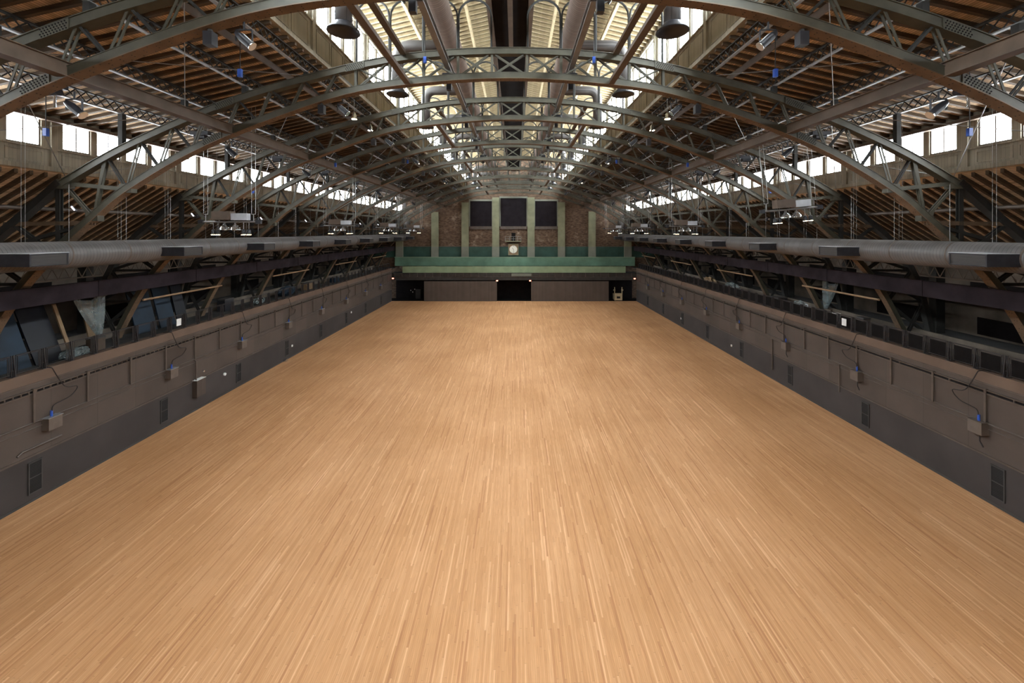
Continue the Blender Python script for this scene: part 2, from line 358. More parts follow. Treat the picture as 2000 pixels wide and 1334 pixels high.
for s, side in ((-1, 'left'), (1, 'right')):
    c1 = slope_mesh(roof, MX, CW+0.25, 'deck_wood', 'ceiling', 'brown boarded main roof slope on the %s' % side, s); rafters(c1, roof, MX, CW+0.2, s, 8.0, 0.66, 0.14, 0.17, 'rafter_wood')
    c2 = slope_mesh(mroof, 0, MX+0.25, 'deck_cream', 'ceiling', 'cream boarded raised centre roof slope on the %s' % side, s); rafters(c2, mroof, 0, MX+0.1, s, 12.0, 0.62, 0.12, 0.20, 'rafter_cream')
    c3 = slope_mesh(lroof, CW, 30.7, 'deck_wood', 'ceiling', 'dark boarded lean-to roof over the %s balcony' % side, s); rafters(c3, lroof, CW+.1, 30.6, s, 15.0, 0.62, 0.15, 0.2, 'rafter_wood')
    # purlins of the raised roof
    for px_ in (3.0, 6.6):
        p = MB()
        z = mroof(px_)-0.2
        p.box(s*px_-0.09, s*px_+0.09, Y0+.1, Y1-1, z-0.05, z-0.005); p.box(s*px_-0.02, s*px_+0.02, Y0+.1, Y1-1, z-0.3, z-0.04); p.box(s*px_-0.09, s*px_+0.09, Y0+.1, Y1-1, z-0.34, z-0.29)
        tag(p.build('purlin', 'rafter_cream'), 'cream steel purlin under the raised %s roof, %s' % (side, 'near the ridge' if px_ < 4 else 'out by the upper windows'), 'beam')
ridge = MB()
ridge.box(-0.14, 0.14, Y0+.1, Y1-1, mroof(0)-0.6, mroof(0)-0.1)
tag(ridge.build('ridge_beam', 'beam_brown'), 'brown ridge beam above the dark central catwalk', 'beam')

# glazed walls (monitor and lower clerestory)
NB = list(range(-4, 10))  # negative bays are unseen, their glowing windows added to brighten the near floor
WINW, GAP = 1.42, 0.32
wn = [0]
def win_meshes(h, glass):
    fr = MB(); t = 0.07
    fr.box(-0.05, 0.05, 0, WINW, 0, t); fr.box(-0.05, 0.05, 0, WINW, h-t, h); fr.box(-0.05, 0.05, 0, t, t, h-t); fr.box(-0.05, 0.05, WINW-t, WINW, t, h-t)
    fr.box(-0.04, 0.04, WINW/2-0.025, WINW/2+0.025, t, h-t)
    if h > 2: fr.box(-0.035, 0.035, t, WINW-t, h*0.5-0.02, h*0.5+0.02)
    pane = MB().box(-0.015, 0.015, t*0.6, WINW-t*0.6, t*0.6, h-t*0.6)
    return fr.mesh('window', 'conduit_brown'), pane.mesh('pane', glass)
def glazed_wall(s, side, x, zb, zs, zt, ze, wallmat, name, label, glass, yfrom=-4.0):
    X = s*x; t = 0.22
    wm = MB()
    wm.box(X, X+s*t, Y0, Y1, zb, zs); wm.box(X, X+s*t, Y0, Y1, zt, ze)
    slots = []
    for k in NB:
        yb = TY[0] + BAY*k + 0.5 + 0.02
        for j in range(4):
            a = yb + j*(WINW+GAP)
            if a > Y0+.3 and a+WINW < Y1-1.5: slots.append((a, k, j))
    prev = Y0
    for a, k, j in slots:
        wm.box(X, X+s*t, prev, a, zs, zt); prev = a+WINW
    wm.box(X, X+s*t, prev, Y1, zs, zt)
    wo = struct(wm.build(name, wallmat), label, 'wall')
    # mouldings
    md = MB()
    md.box(X-s*0.10, X, Y0, Y1, zs-0.10, zs-0.02); md.box(X-s*0.08, X, Y0, Y1, zt+0.03, zt+0.12); md.box(X-s*0.14, X, Y0, Y1, zb, zb+0.22)
    ph = zs-0.25-(zb+0.35)
    for a, k, j in slots:
        for (u0, u1, v0, v1) in ((a-.05, a+WINW+.05, zb+.35, zb+.40), (a-.05, a+WINW+.05, zs-.28, zs-.23)): md.box(X-s*0.03, X, u0, u1, v0, v1)
        for u in (a-.05, a+WINW): md.box(X-s*0.03, X, u, u+.05, zb+.4, zs-.28)
        if j == 0: md.box(X-s*0.12, X, a-0.62, a-0.36, zb+.22, zt)
    md.build('moulding', wallmat, wo)
    fm, pm = win_meshes(zt-zs, glass)
    for a, k, j in slots:
        wn[0] += 1
        o = bpy.data.objects.new('window_%d' % wn[0], fm); COL.objects.link(o); o.location = (X+s*0.10, a, zs)
        kk = k+4
        o['kind'] = 'structure'; o['category'] = 'window'
        o['label'] = '%s glaring daylit window, pane %s of the %s bay, %s row' % (side, ('one','two','three','four')[j], ORD[kk], 'upper' if glass == 'glass_upper' else 'lower')
        p = bpy.data.objects.new('pane', pm); COL.objects.link(p); p.parent = o
for s, side in ((-1, 'left'), (1, 'right')):
    glazed_wall(s, side, MX, CH+8.7, CH+10.5, CH+13.2, CH+13.75, 'panel_cream', 'wall_monitor_'+side, 'cream panelled wall below the upper windows on the %s' % side, 'glass_upper')
    glazed_wall(s, side, CW, CH+3.0, CH+4.15, CH+5.55, CH+5.95, 'panel_cream', 'wall_clerestory_'+side, 'grey cream panelled wall below the lower windows on the %s' % side, 'glass_lower')
    eb = MB().box(s*(CW-0.35), s*(CW-0.02), Y0, Y1-1.2, roof(CW)-0.42, roof(CW)-0.27)
    tag(eb.build('eaves_beam', 'beam_brown'), 'brown timber eaves beam over the lower windows on the %s' % side, 'beam')

# ------------------------------------------------------------------ arched trusses
def make_arch():
    root = empty('arched_truss', (0, 0, 0), '', 'truss', 'arched iron trusses spanning the hall')
    full = lambda P: [(-x, z) for x, z in reversed(P)][:-1] + P if abs(P[0][0]) < 1e-6 else None
    bc = full(BC); tc = full(TC)
    HW = 0.21
    m = MB(); m.sweep(bc, -HW, HW, 0.0, 0.03); m.build('bottom_flange', 'flange_brown', root)  # underside brown: warm bounce from the floor put into the paint
    m = MB(); m.sweep(bc, -HW*.8, -HW*.8+.03, 0.03, 0.31); m.sweep(bc, HW*.8-.03, HW*.8, 0.03, 0.31)
    m.sweep(bc, -HW*.9, HW*.9, 0.31, 0.33)
    m.build('bottom_chord', 'truss_paint', root)
    # rivets under the flange
    rv = MB(); L = 0; last = None
    for a, b in zip(bc, bc[1:]):
        d = math.hypot(b[0]-a[0], b[1]-a[1]); n = max(1, round(d/0.2))
        for i in range(n):
            t = i/n; x = a[0]+(b[0]-a[0])*t; z = a[1]+(b[1]-a[1])*t; nx, nz = (b[1]-a[1])/d, -(b[0]-a[0])/d
            for yy in (-0.16, -0.055, 0.055, 0.16):
                if (yy in (-0.16, 0.16)) == (i % 2 == 0):
                    r = 0.019; tx, tz = (b[0]-a[0])/d, (b[1]-a[1])/d
                    rv.add([(x-tx*r, yy-r, z-tz*r), (x+tx*r, yy-r, z+tz*r), (x+tx*r, yy+r, z+tz*r), (x-tx*r, yy+r, z-tz*r), (x+nx*0.014, yy, z+nz*0.014)], [(0,1,4),(1,2,4),(2,3,4),(3,0,4),(3,2,1,0)])
    tag(rv.build('rivets', 'truss_dark', root), kind='stuff')
    m = MB(); m.sweep(tc, -HW, HW, -0.03, 0.0); m.sweep(tc, -HW*.8, -HW*.8+.03, -0.30, -0.03); m.sweep(tc, HW*.8-.03, HW*.8, -0.30, -0.03); m.sweep(tc, -HW*.9, HW*.9, -0.32, -0.30)
    m.build('top_chord', 'truss_paint', root)
    def strut(p, q, w=0.11, name='diagonal', m='truss_paint'):
        # two back-to-back angles with a gap
        b = MB()
        for yy in (-0.075, 0.075):
            b.bar((p[0], yy, p[1]), (q[0], yy, q[1]), 0.03, w, side=(0, 1, 0))
        b.build(name, m, root)
    zb = lambda x: interp(BC, abs(x)) + 0.2
    zt = lambda x: interp(TC, abs(x)) - 0.2
    xs = [0.87, 2.55, 4.25, 5.93, 7.6]
    ps = [-x for x in reversed(xs)] + xs
    for x in ps: strut((x, zb(x)), (x, zt(x)), 0.12, 'post')
    for a, b in zip(ps, ps[1:]):
        strut((a, zb(a)), (b, zt(b)), 0.065); strut((b, zb(b)), (a, zt(a)), 0.065)
    for s in (-1, 1):
        # warren web: bottom nodes and top nodes alternate
        xb = [7.6 + 1.62*i for i in range(9)]; xt = [x + 0.95 for x in xb]
        for i in range(len(xb)-1):
            a = (s*xb[i], zb(xb[i])); t = (s*min(xt[i], 22.0), zt(min(xt[i], 22.0))); b = (s*xb[i+1], zb(xb[i+1]))
            if i: strut(a, t, 0.075, 'diagonal', 'truss_dark')
            else: strut(a, t, 0.075)
            strut(t, b, 0.075)
        # springing: brace, tie, column and leg webs
        strut((s*22.0, CH+2.4), (s*18.9, CH+2.1), 0.2, 'brace')
        strut((s*22.0, CH+2.3), (s*20.6, CH+0.7), 0.13)
        strut((s*20.0, zt(20.0)), (s*20.5, CH+0.85), 0.13)
        strut((s*20.6, CH+0.45), (s*25.0, CH+0.38), 0.2, 'tie', 'flange_brown')
        strut((s*22.3, CH+2.5), (s*22.3, CH-0.9), 0.22, 'column', 'truss_dark')
        m = MB(); o2 = [(s*x, z) for x, z in OC]
        m.sweep(o2, -0.2, 0.2, -0.2, 0.12); m.build('outer_chord', 'truss_dark', root)
        zo = lambda x: interp(OC, x)
        def bx(z):    # x of the inner leg at height z
            for a, b in zip(BC, BC[1:]):
                if b[1] <= z <= a[1]: return a[0] + (b[0]-a[0])*(z-a[1])/(b[1]-a[1])
        def ox(z):
            for a, b in zip(OC, OC[1:]):
                if b[1] <= z <= a[1]: return a[0] + (b[0]-a[0])*(z-a[1])/(b[1]-a[1])
        zz = [CH+0.4, CH-1.1, CH-2.6, CH-4.7, CH-7.15]
        inner = True
        for i in range(len(zz)-1):
            xi, xo = bx(zz[i]), ox(min(zz[i], CH+2.2)); xi2, xo2 = bx(zz[i+1]), ox(zz[i+1])
            strut((s*(xi+.15), zz[i]), (s*xo2, zz[i+1]), 0.16, 'diagonal', 'truss_dark')
            strut((s*(xi2+.15), zz[i+1]), (s*xo, zz[i]), 0.16, 'diagonal', 'truss_dark')
            strut((s*(xi2+.15), zz[i+1]), (s*xo2, zz[i+1]), 0.14, 'post', 'truss_dark') if i < 3 else None
        for (x, z) in ((22.0, CH+2.35), (18.9, CH+2.15), (20.55, CH+0.75)):
            MB().box(s*x-0.3, s*x+0.3, -0.17, 0.17, z-0.22, z+0.22).build('gusset_plate', 'truss_paint', root)
        # upright frame column down to the balcony
        cm = MB(); cm.box(s*28.5, s*29.1, -0.25, 0.25, 6.35, lroof(28.8)-0.3); cm.build('column', 'truss_dark', root)
        for P, px_, off in ((TC, 7.6, -.2), (TC, 14.0, -.2), (BC, 14.6, .2)):
            sl = (interp(P, px_+.3)-interp(P, px_-.3))/.6; L_ = .45
            za, zc = interp(P, px_)+off-sl*L_, interp(P, px_)+off+sl*L_
            q = MB().hexa([(s*(px_-L_), -.20, za-.17), (s*(px_+L_), -.20, zc-.17), (s*(px_+L_), -.17, zc-.17), (s*(px_-L_), -.17, za-.17), (s*(px_-L_), -.20, za+.17), (s*(px_+L_), -.20, zc+.17), (s*(px_+L_), -.17, zc+.17), (s*(px_-L_), -.17, za+.17)]).build('splice_plate', 'truss_paint', root)
            d = MB()
            for i in range(9):
                for j in range(4):
                    u = -.38+.095*i + (.045 if j % 2 else 0); xx = px_+u; zz_ = interp(P, px_)+off+sl*u + (-.12+.08*j)
                    d.box(s*xx-.02, s*xx+.02, -.212, -.20, zz_-.02, zz_+.02)
            tag(d.build('rivets', 'void_dark', q), kind='stuff')
    # hoops standing on the top chord under the raised roof
    for s in (-1, 1):
        for a, b in zip(xs, xs[1:]):
            top = CH+11.5; r = (b-a)/2; cx = (a+b)/2
            pts = [(s*(a+0.03), 0, zt(a)+.2)] + [(s*(cx - (r-.03)*math.cos(PI*i/10)), 0, top - r + r*math.sin(PI*i/10)) for i in range(11)] + [(s*(b-0.03), 0, zt(b)+.2)]
            MB().tube(pts, 0.055, 6).build('hoop', 'truss_dark', root)
    return root
arch = make_arch(); T = tree(arch)
arches = [arch]
for k in range(1, 10): arches.append(copy_tree(arch, T))
for k, o in enumerate(arches):
    o.location = (0, TY[k], 0)
    o['label'] = ('riveted arched iron roof truss nearest the camera, running out of the top of the frame' if k == 0 else
                  'farthest arched roof truss, close against the brick end wall' if k == 9 else '%s arched roof truss counted from the camera' % ORD[k])

# ------------------------------------------------------------------ purlins and long beams
def lattice_purlin(s, side, x, ord_):
    r = empty('lattice_purlin', (s*x, 0, roof(x)-0.26), '%s lattice purlin out from the raised roof on the %s slope' % (ord_, side), 'beam', 'lattice purlins of the %s roof slope' % side)
    y0, y1 = 6.0, 85.6; D = 0.5
    b = MB(); b.box(-.08, .08, y0, y1, -0.05, 0); b.build('top_flange', 'truss_dark', r)
    b = MB(); b.box(-.08, .08, y0, y1, -D-0.05, -D); b.build('bottom_flange', 'steel_light', r)
    b = MB(); n = int((y1-y0)/0.45)
    for i in range(n):
        ya = y0+i*0.45; b.bar((0.012, ya, -0.05), (0.012, ya+0.45, -D), 0.02, 0.045, side=(1,0,0)); b.bar((-0.012, ya+.45, -0.05), (-0.012, ya, -D), 0.02, 0.045, side=(1,0,0))
    b.build('lattice_web', 'truss_dark', r)
    zc = interp(TC, x)
    me = MB().box(-.11, .11, -.11, .11, zc - (roof(x)-0.26) , -D-0.05).mesh('post', 'truss_dark')
    for k in range(10):
        o = bpy.data.objects.new('post', me); COL.objects.link(o); o.location = (0, TY[k], 0); o.parent = r
for s, side in ((-1, 'left'), (1, 'right')):
    for i, x in enumerate((10.05, 13.1, 16.1, 19.2)): lattice_purlin(s, side, x, ORD[i])
    # solid beams
    b = MB(); x = 13.75; z = interp(BC, x)+0.30
    for dx in (-0.1, 0.1): b.box(s*x+dx-.03, s*x+dx+.03, 5.0, 85, z-.2, z+.2)
    b.box(s*x-.2, s*x+.2, 5.0, 85, z-.23, z-.2); b.box(s*x-.2, s*x+.2, 5.0, 85, z+.2, z+.23)
    tag(b.build('long_beam', 'beam_brown'), 'heavy brown beam running the length of the hall through the %s truss webs' % side, 'beam')
    b = MB(); x = 3.13; z = CH+8.45
    b.box(s*x-.13, s*x+.13, 5.0, 85, z-.2, z-.16); b.box(s*x-.13, s*x+.13, 5, 85, z+.12, z+.16); b.box(s*x-.04, s*x+.04, 5, 85, z-.16, z+.12)
    tag(b.build('long_beam', 'steel_light'), 'pale grey service beam beside the central catwalk, %s side' % side, 'beam')
    for x_, zz_, m_ in ((17.6, None, 'truss_dark'), (11.4, None, 'beam_brown')):
        b = MB(); z = roof(x_)-0.40; b.box(s*x_-.05, s*x_+.05, 6, 85.5, z-.14, z+.14)
        tag(b.build('purlin', m_), 'plain %s purlin against the rafters of the %s roof slope' % ('dark' if m_ == 'truss_dark' else 'brown', side), 'beam')
    for k in (0, 2, 4, 6, 8):
        for nm, x_, P, off, wh in (('lower', 5.0, BC, 0.05, 'lower chords'), ('upper', 5.2, TC, -0.05, 'upper chords')):
            z = interp(P, x_)+off
            b = MB(); b.box(s*x_-.14, s*x_+.14, TY[k]+.22, TY[k+1]-.22, z-.03, z+.0); b.box(s*x_-.1, s*x_-.06, TY[k]+.22, TY[k+1]-.22, z, z+.2); b.box(s*x_+.06, s*x_+.1, TY[k]+.22, TY[k+1]-.22, z, z+.2)
            tag(b.build('strut', 'beam_brown'), 'brown strut joining the %s of the %s and %s trusses, %s of centre' % (wh, ORD[k], ORD[k+1], side), 'beam', 'struts between paired trusses')
        if k:
            p0, p1 = (s*24.9, TY[k], CH-4.6), (s*24.9, TY[k+1], CH-4.6)
            tag(MB().tube([p0, p1], 0.07, 8).build('tie_pipe', 'brass_wood'), 'slim tan tie pipe over the %s balcony joining the %s and %s trusses' % (side, ORD[k], ORD[k+1]), 'pipe', 'tie pipes between truss legs')
    for k in range(9):
        r = empty('rod_brace', (0, TY[k], 0), 'crossed thin steel rods under the %s roof slope between the %s and %s trusses' % (side, ORD[k], ORD[k+1]), 'brace', 'crossed rod braces')
        for xa, xb in ((10.2, 16.0), (16.0, 21.9)):
            for u, v in ((xa, xb), (xb, xa)):
                MB().tube([(s*u, 0.1, interp(TC, u)+.05), (s*v, BAY-.1, interp(TC, v)+.05)], 0.018, 5).build('rod', 'steel_light', r)
    # lattice girder high behind the balcony
    r = empty('lattice_girder', (s*28.0, 0, CH-2.7), 'long dark lattice girder above the back of the %s balcony' % side, 'beam')
    MB().box(-.07, .07, 5, 84, 0.4, 0.47).build('top_flange', 'beam_brown', r); MB().box(-.07, .07, 5, 84, -0.3, -0.23).build('bottom_flange', 'beam_brown', r)
    b = MB()
    for i in range(112):
        ya = 5+i*0.7; b.bar((0, ya, -0.25), (0, ya+.35, .42), .03, .05, side=(1,0,0)); b.bar((0, ya+.35, .42), (0, ya+.7, -.25), .03, .05, side=(1,0,0))
    b.build('lattice_web', 'beam_brown', r)
    # dark covered boarding along the legs
    b = MB(); b.box(s*23.75, s*23.95, 2.0, 83.5, CH-3.72, CH-2.80)
    for i in range(12): b.box(s*23.72, s*23.98, 2.0+7.4*i, 2.04+7.4*i, CH-3.72, CH-2.79)
    tag(b.build('fascia', 'velour'), 'long dark purple cloth-covered fascia above the %s balcony rail' % side, 'fascia')
    # pipe with couplings
    r = empty('sprinkler_pipe', (s*24.2, 0, CH+1.2), 'grey service pipe running behind the %s truss legs' % side, 'pipe')
    MB().tube([(0, 6, 0), (0, 84, 0)], 0.11, 10).build('pipe', 'conduit_brown', r, smooth=True)
    for i in range(12): MB().tube([(0, 9.4+BAY*i-.18, 0), (0, 9.4+BAY*i+.18, 0)], 0.17, 10).build('coupling', 'black_metal', r) if 9.4+BAY*i < 83 else None

# ------------------------------------------------------------------ central catwalk
r = empty('catwalk', (0, 0, CH+12.4), 'black decked catwalk under the ridge with brown side girders', 'catwalk')
MB().box(-1.0, 1.0, 6, 85.5, 0, 0.08).build('deck', 'void_dark', r)
for s in (-1, 1):
    b = MB(); b.box(s*1.0, s*1.3, 6, 85.5, -0.10, 0.0); b.box(s*1.12, s*1.18, 6, 85.5, 0, 0.5); b.box(s*1.0, s*1.3, 6, 85.5, 0.5, 0.56); b.build('side_girder', 'beam_brown', r)
b = MB(); b.box(-0.14, 0.14, 6, 28.2, -0.22, -0.002); b.build('centre_girder', 'beam_brown', r)
b = MB()
for k in range(10):
    for s in (-1, 1): b.box(s*1.1, s*1.2, TY[k]-.06, TY[k]+.06, .56, mroof(1.2)-(CH+12.4)-.5)
b.build('hanger', 'truss_dark', r)

# ------------------------------------------------------------------ ducts
for s, side in ((-1, 'left'), (1, 'right')):
    # big galvanised side duct
    X, Z, R = s*21.4, CH-1.10, 0.65
    r = empty('ventilation_duct', (X, 0, Z), 'fat round galvanised spiral duct along the %s side of the hall' % side, 'duct')
    pts = [(0, 3, 0), (0, 83.0, 0)]
    MB().tube(pts, R, 28).build('duct_run', 'duct_metal', r, smooth=True)
    el = [(0, 83.0, 0)] + [(0, 83.0+1.0*math.sin(a), 1.0-1.0*math.cos(a)) for a in [PI/2*i/6 for i in range(1, 7)]] + [(0, 84.0, 4.0)]
    MB().tube(el, R, 24).build('elbow', 'duct_metal', r, smooth=True)
    for i in range(26):
        y = 5.0 + 3.0*i
        MB().tube([(0, y-.03, 0), (0, y+.03, 0)], R+.012, 28).build('band', 'conduit_brown', r, smooth=False)
        MB().tube([(0, y+.4, R), (0, y+.4, 3.4)], 0.012, 4).build('hanger_rod', 'cable_steel', r)
    ov = MB().box(0, 1, 0, 1, 0, 1)
    for i in range(10):
        y = 17.05 + 7.95*(i-1)
        v = empty('duct_outlet', (s*19.6, y, CH-1.17), 'square grilled air outlet box on the %s duct, %s from the camera' % (side, ORD[max(i-1, 0)]) if i else 'square grilled air outlet box on the %s duct just outside the frame' % side, 'vent', 'outlet boxes on the side ducts')
        bx_ = MB(); bx_.box(s*1.3, -s*0.12, 0, 1.5, -0.26, 0.26); bx_.box(-s*0.12, -s*0.16, 0, 1.5, 0.21, 0.26); bx_.box(-s*.12, -s*.16, 0, 1.5, -.26, -.21); bx_.box(-s*.12, -s*.16, 0, .06, -.21, .21); bx_.box(-s*.12, -s*.16, 1.44, 1.5, -.21, .21)
        bx_.build('housing', 'black_metal', v)
        MB().box(-s*.14, -s*.12, .06, 1.44, -.21, .21).build('grille', 'grille', v)
        MB().box(s*1.3, -s*.17, -.02, 1.52, .26, .28).build('top_highlight', 'galvanised', v)  # pale strip paints the highlight along the box top
    # upper brown duct with drops
    X, Z, R = s*3.4, CH+10.7, 0.58
    r = empty('supply_duct', (X, 0, Z), 'thick brown duct high under the raised roof, %s of centre' % side, 'duct')
    MB().tube([(0, 6, 0), (0, 84.5, 0)], R, 24).build('duct_run', 'duct_fabric', r, smooth=True)
    dx = s*3.1; zd = CH+10.6-Z
    path = [(s*.3, 0, 0)] + [(dx-s*.7, 0, 0)] + [(dx-s*.7+s*.7*math.sin(a), 0, -.7+.7*math.cos(a)) for a in [PI/2*i/5 for i in range(1, 6)]] + [(dx, 0, -2.55)]
    bm_ = MB().tube(path, 0.33, 18).mesh('branch', 'duct_metal', True)
    fl = MB(); fl.lathe([(0.345, -2.45), (0.36, -2.5), (0.62, -2.75), (0.64, -2.80), (0.60, -2.80), (0.5, -2.72), (0.2, -2.62)], (dx, 0, 0), 20); fm_ = fl.mesh('diffuser', 'black_metal', True)
    for i in range(9):
        y = 16.6+BAY*i
        b1 = bpy.data.objects.new('branch', bm_); COL.objects.link(b1); b1.parent = r; b1.location = (0, y, 0)
        b2 = bpy.data.objects.new('diffuser', fm_); COL.objects.link(b2); b2.parent = b1

# ------------------------------------------------------------------ balcony rails and wall fittings
for s, side in ((-1, 'left'), (1, 'right')):
    X = s*(WX+0.12); zb = 6.50
    r = empty('balcony_railing', (X, 0, zb), 'dark metal railing along the edge of the %s balcony' % side, 'railing')
    P = 1.32
    pn = MB(); L = P-0.26
    pn.bar((0, .13, 1.02), (0, .13+L, 1.02), .045, .045); pn.bar((0, .13, .12), (0, .13+L, .12), .03, .03); pn.bar((0, .2, .94), (0, .06+L, .94), .02, .02)
    for yy in (.13, .13+L, .2, .06+L): pn.bar((0, yy, .1), (0, yy, 1.02), .025, .025)
    pn = pn.mesh('rail_panel', 'rail_metal')
    infm = MB().box(-.006, .006, .2, .06+L, .12, .94).mesh('infill', 'mesh_dark')
    br = MB()
    br.bar((0, -.05, 0), (0, -.05, 1.05), .04, .04); br.bar((0, .05, 0), (0, .05, 1.05), .04, .04)
    br.bar((-s*.02, 0, 1.05), (-s*.14, .0, 0.02), .05, .03); br.box(-.16, .16, -.12, .12, 0, .025); br.bar((0, -.08, .3), (0, .08, .3), .03, .03); br.bar((0, -.08, .7), (0, .08, .7), .03, .03)
    br = br.mesh('bracket', 'rail_metal')
    for i in range(50):
        y = 16.42 + P*i
        o = bpy.data.objects.new('bracket', br); COL.objects.link(o); o.parent = r; o.location = (0, y, 0)
        if i < 49:
            o = bpy.data.objects.new('rail_panel', pn); COL.objects.link(o); o.parent = r; o.location = (0, y, 0)
            if s > 0:
                q = bpy.data.objects.new('infill', infm); COL.objects.link(q); q.parent = o
    # raceway with struts
    X = s*WX
    r = empty('cable_raceway', (X, 0, 5.0), 'open raceway with upright straps along the %s wall' % side, 'raceway')
    b = MB()
    for z in (0.58, 0.40): b.box(-s*.10, -s*.0, 8, 82, z, z+.06)
    b.build('channel', 'conduit_brown', r)
    b = MB(); n = int(74/0.33)
    for i in range(n):
        if s < 0 or i % 9 == 0: b.box(-s*.085, -s*.01, 8+i*.33, 8.05+i*.33, .46, .58)
    b.build('rung', 'conduit_brown', r)
    MB().box(-s*.02, -s*.002, 8, 82, .46, .58).build('slot_backing', 'void_dark', r)
    st = MB(); st.box(-s*.13, -s*.09, -.05, .05, -1.02, .66); st.box(-s*.14, 0, -.06, .06, .6, .68); st = st.mesh('strap', 'conduit_brown')
    for i in range(28):
        y = 10.5+2.65*i
        if y > 82: break
        o = bpy.data.objects.new('strap', st); COL.objects.link(o); o.parent = r; o.location = (0, y, 0)
    b = MB(); b.tube([(-s*.07, 8, -1.04), (-s*.07, 82, -1.04)], .035, 6); b.build('conduit', 'conduit_brown', r)
    b = MB(); b.tube([(-s*.05, 8, -1.32), (-s*.05, 82, -1.32)], .02, 6); b.build('thin_conduit', 'conduit_brown', r)
    for i in range(9):
        y = (21.8 if s < 0 else 21.3) + BAY*i - (0 if i else 0)
        if y > 81: break
        r = empty('power_box', (s*(WX-0.2), y, 3.35), 'brown wall power box with a blue plug, %s along the %s wall' % (ORD[i], side), 'electrical box', 'power boxes on the balcony walls')
        MB().box(-.2, .2, -.3, .35, 0, .62).build('box', 'box_grey', r)
        MB().box(-.22, .22, -.33, .38, .62, .645).build('lid', 'galvanised' if s < 0 else 'box_grey', r)
        MB().tube([(0, .0, .64), (0, .0, .95)], .055, 8).build('plug', 'blue_plug', r)
        if s > 0 and i < 3: MB().tube([(0, -.05, 0), (-.02, -.06, -.35), (.0, -.2, -.62)], .03, 6).build('pigtail', 'cable_black', r)
        pts = smooth_path([(0.0, 3.15), (0.6, 2.0), (1.25, 1.75), (0.9, 1.35), (0.1, 1.2), (0.0, .92)], 5)
        c = MB().tube([(s*(WX+.3), y-.1, 6.54), (s*(WX-.02), y-.05, 6.56)] + [(s*(WX-.24), y+a, 3.35+b_) for a, b_ in pts], .022, 6).build('power_cable', 'cable_black')
        tag(c, 'black cable looping from the %s balcony edge to the %s power box' % (side, ORD[i]), 'cable', 'cables hanging to the power boxes')
    for i in range(8):
        y = (20.9 if s < 0 else 20.3) + 7.8*i
        g = empty('wall_vent', (s*(WX-.03), y, .42), 'tall louvred wall vent near the floor, %s along the %s wall' % (ORD[i], side), 'vent', 'louvred vents low on the walls')
        f_ = MB(); f_.box(-.03, .03, 0, .62, 0, .06); f_.box(-.03, .03, 0, .62, 1.54, 1.6); f_.box(-.03, .03, 0, .05, .06, 1.54); f_.box(-.03, .03, .57, .62, .06, 1.54); f_.box(-.03, .03, .05, .57, .78, .82); f_.build('frame', 'trim_dark', g)
        MB().box(-.01, .01, .05, .57, .06, 1.54).build('louvres', 'vent_louvre', g)
    tag(MB().box(s*(WX-.01)+0, s*(WX+.02), 30.1, 30.5, 6.8, 7.3).build('paper_notice', 'white_paint'), 'white blank paper notice taped to the %s railing' % side, 'notice')

# small wall fittings
def fitting(name, loc, size, m, label, cat, dome=False):
    if dome: o = MB().lathe([(size*.2, -.12), (size, -.1), (size, -.02), (size*.8, 0.03)], (0,0,0), 12, 'x').build(name, m)
    else: o = MB().box(-size[0]/2, size[0]/2, -size[1]/2, size[1]/2, -size[2]/2, size[2]/2).build(name, m)
    o.location = loc; return tag(o, label, cat)
r = empty('cable_cabinet', (-23.82, 32.0, 1.1), 'tall brown cabinet with pale lid on the left wall', 'electrical box')
MB().box(-.18, .18, -.45, .45, 0, 1.25).build('body', 'wall_brown', r); MB().box(-.2, .2, -.47, .47, 1.25, 1.28).build('lid', 'white_paint', r)
MB().tube([(0, -.3, 1.28), (0, -.3, 2.7), (-.15, -.3, 2.8)], .05, 8).build('riser_pipe', 'conduit_brown', r)
fitting('alarm_bell', (-23.9, 35.0, 1.7), .13, 'white_paint', 'small round pale alarm bell on the left wall beyond the cabinet', 'alarm', True)
fitting('sensor', (-23.9, 32.6, 2.75), .09, 'chrome', 'small round white sensor above the tall left cabinet', 'sensor', True)
fitting('wall_clock_socket', (-23.96, 45.6, 1.2), (.08, .2, .2), 'white_paint', 'small white socket low on the left wall at mid hall', 'socket')
fitting('floodlight', (-23.8, 44.0, .12), (.3, .4, .22), 'chrome', 'small chrome floodlight low on the left wall at mid hall', 'lamp')
fitting('wall_socket', (23.96, 60.0, 1.2), (.08, .25, .25), 'white_paint', 'small white socket low on the far right wall', 'socket')
fitting('wall_socket', (23.96, 46.0, 1.1), (.08, .22, .22), 'white_paint', 'small white socket low on the middle of the right wall', 'socket')
fitting('wall_socket', (-23.96, 62.0, 1.7), (.08, .25, .25), 'white_paint', 'small white socket low on the far left wall', 'socket')
b = MB().tube([(23.9, 30.6, 3.9), (23.9, 30.6, 1.9)], .04, 6).build('drain_pipe', 'conduit_brown'); tag(b, 'short vertical conduit on the right wall before the second power box', 'pipe')
b = MB().tube([(23.9, 38.6, 3.7), (23.9, 38.6, .9)], .05, 6).build('drain_pipe', 'conduit_brown'); tag(b, 'long vertical conduit on the right wall at mid hall', 'pipe')
b = MB().tube([(-23.92, 20.4, 2.6), (-23.92, 20.6, 2.72), (-23.92, 22.4, 2.72)], .05, 6).build('bracket_pipe', 'conduit_brown'); tag(b, 'short pipe bracket on the lower ledge at the near left wall', 'pipe')

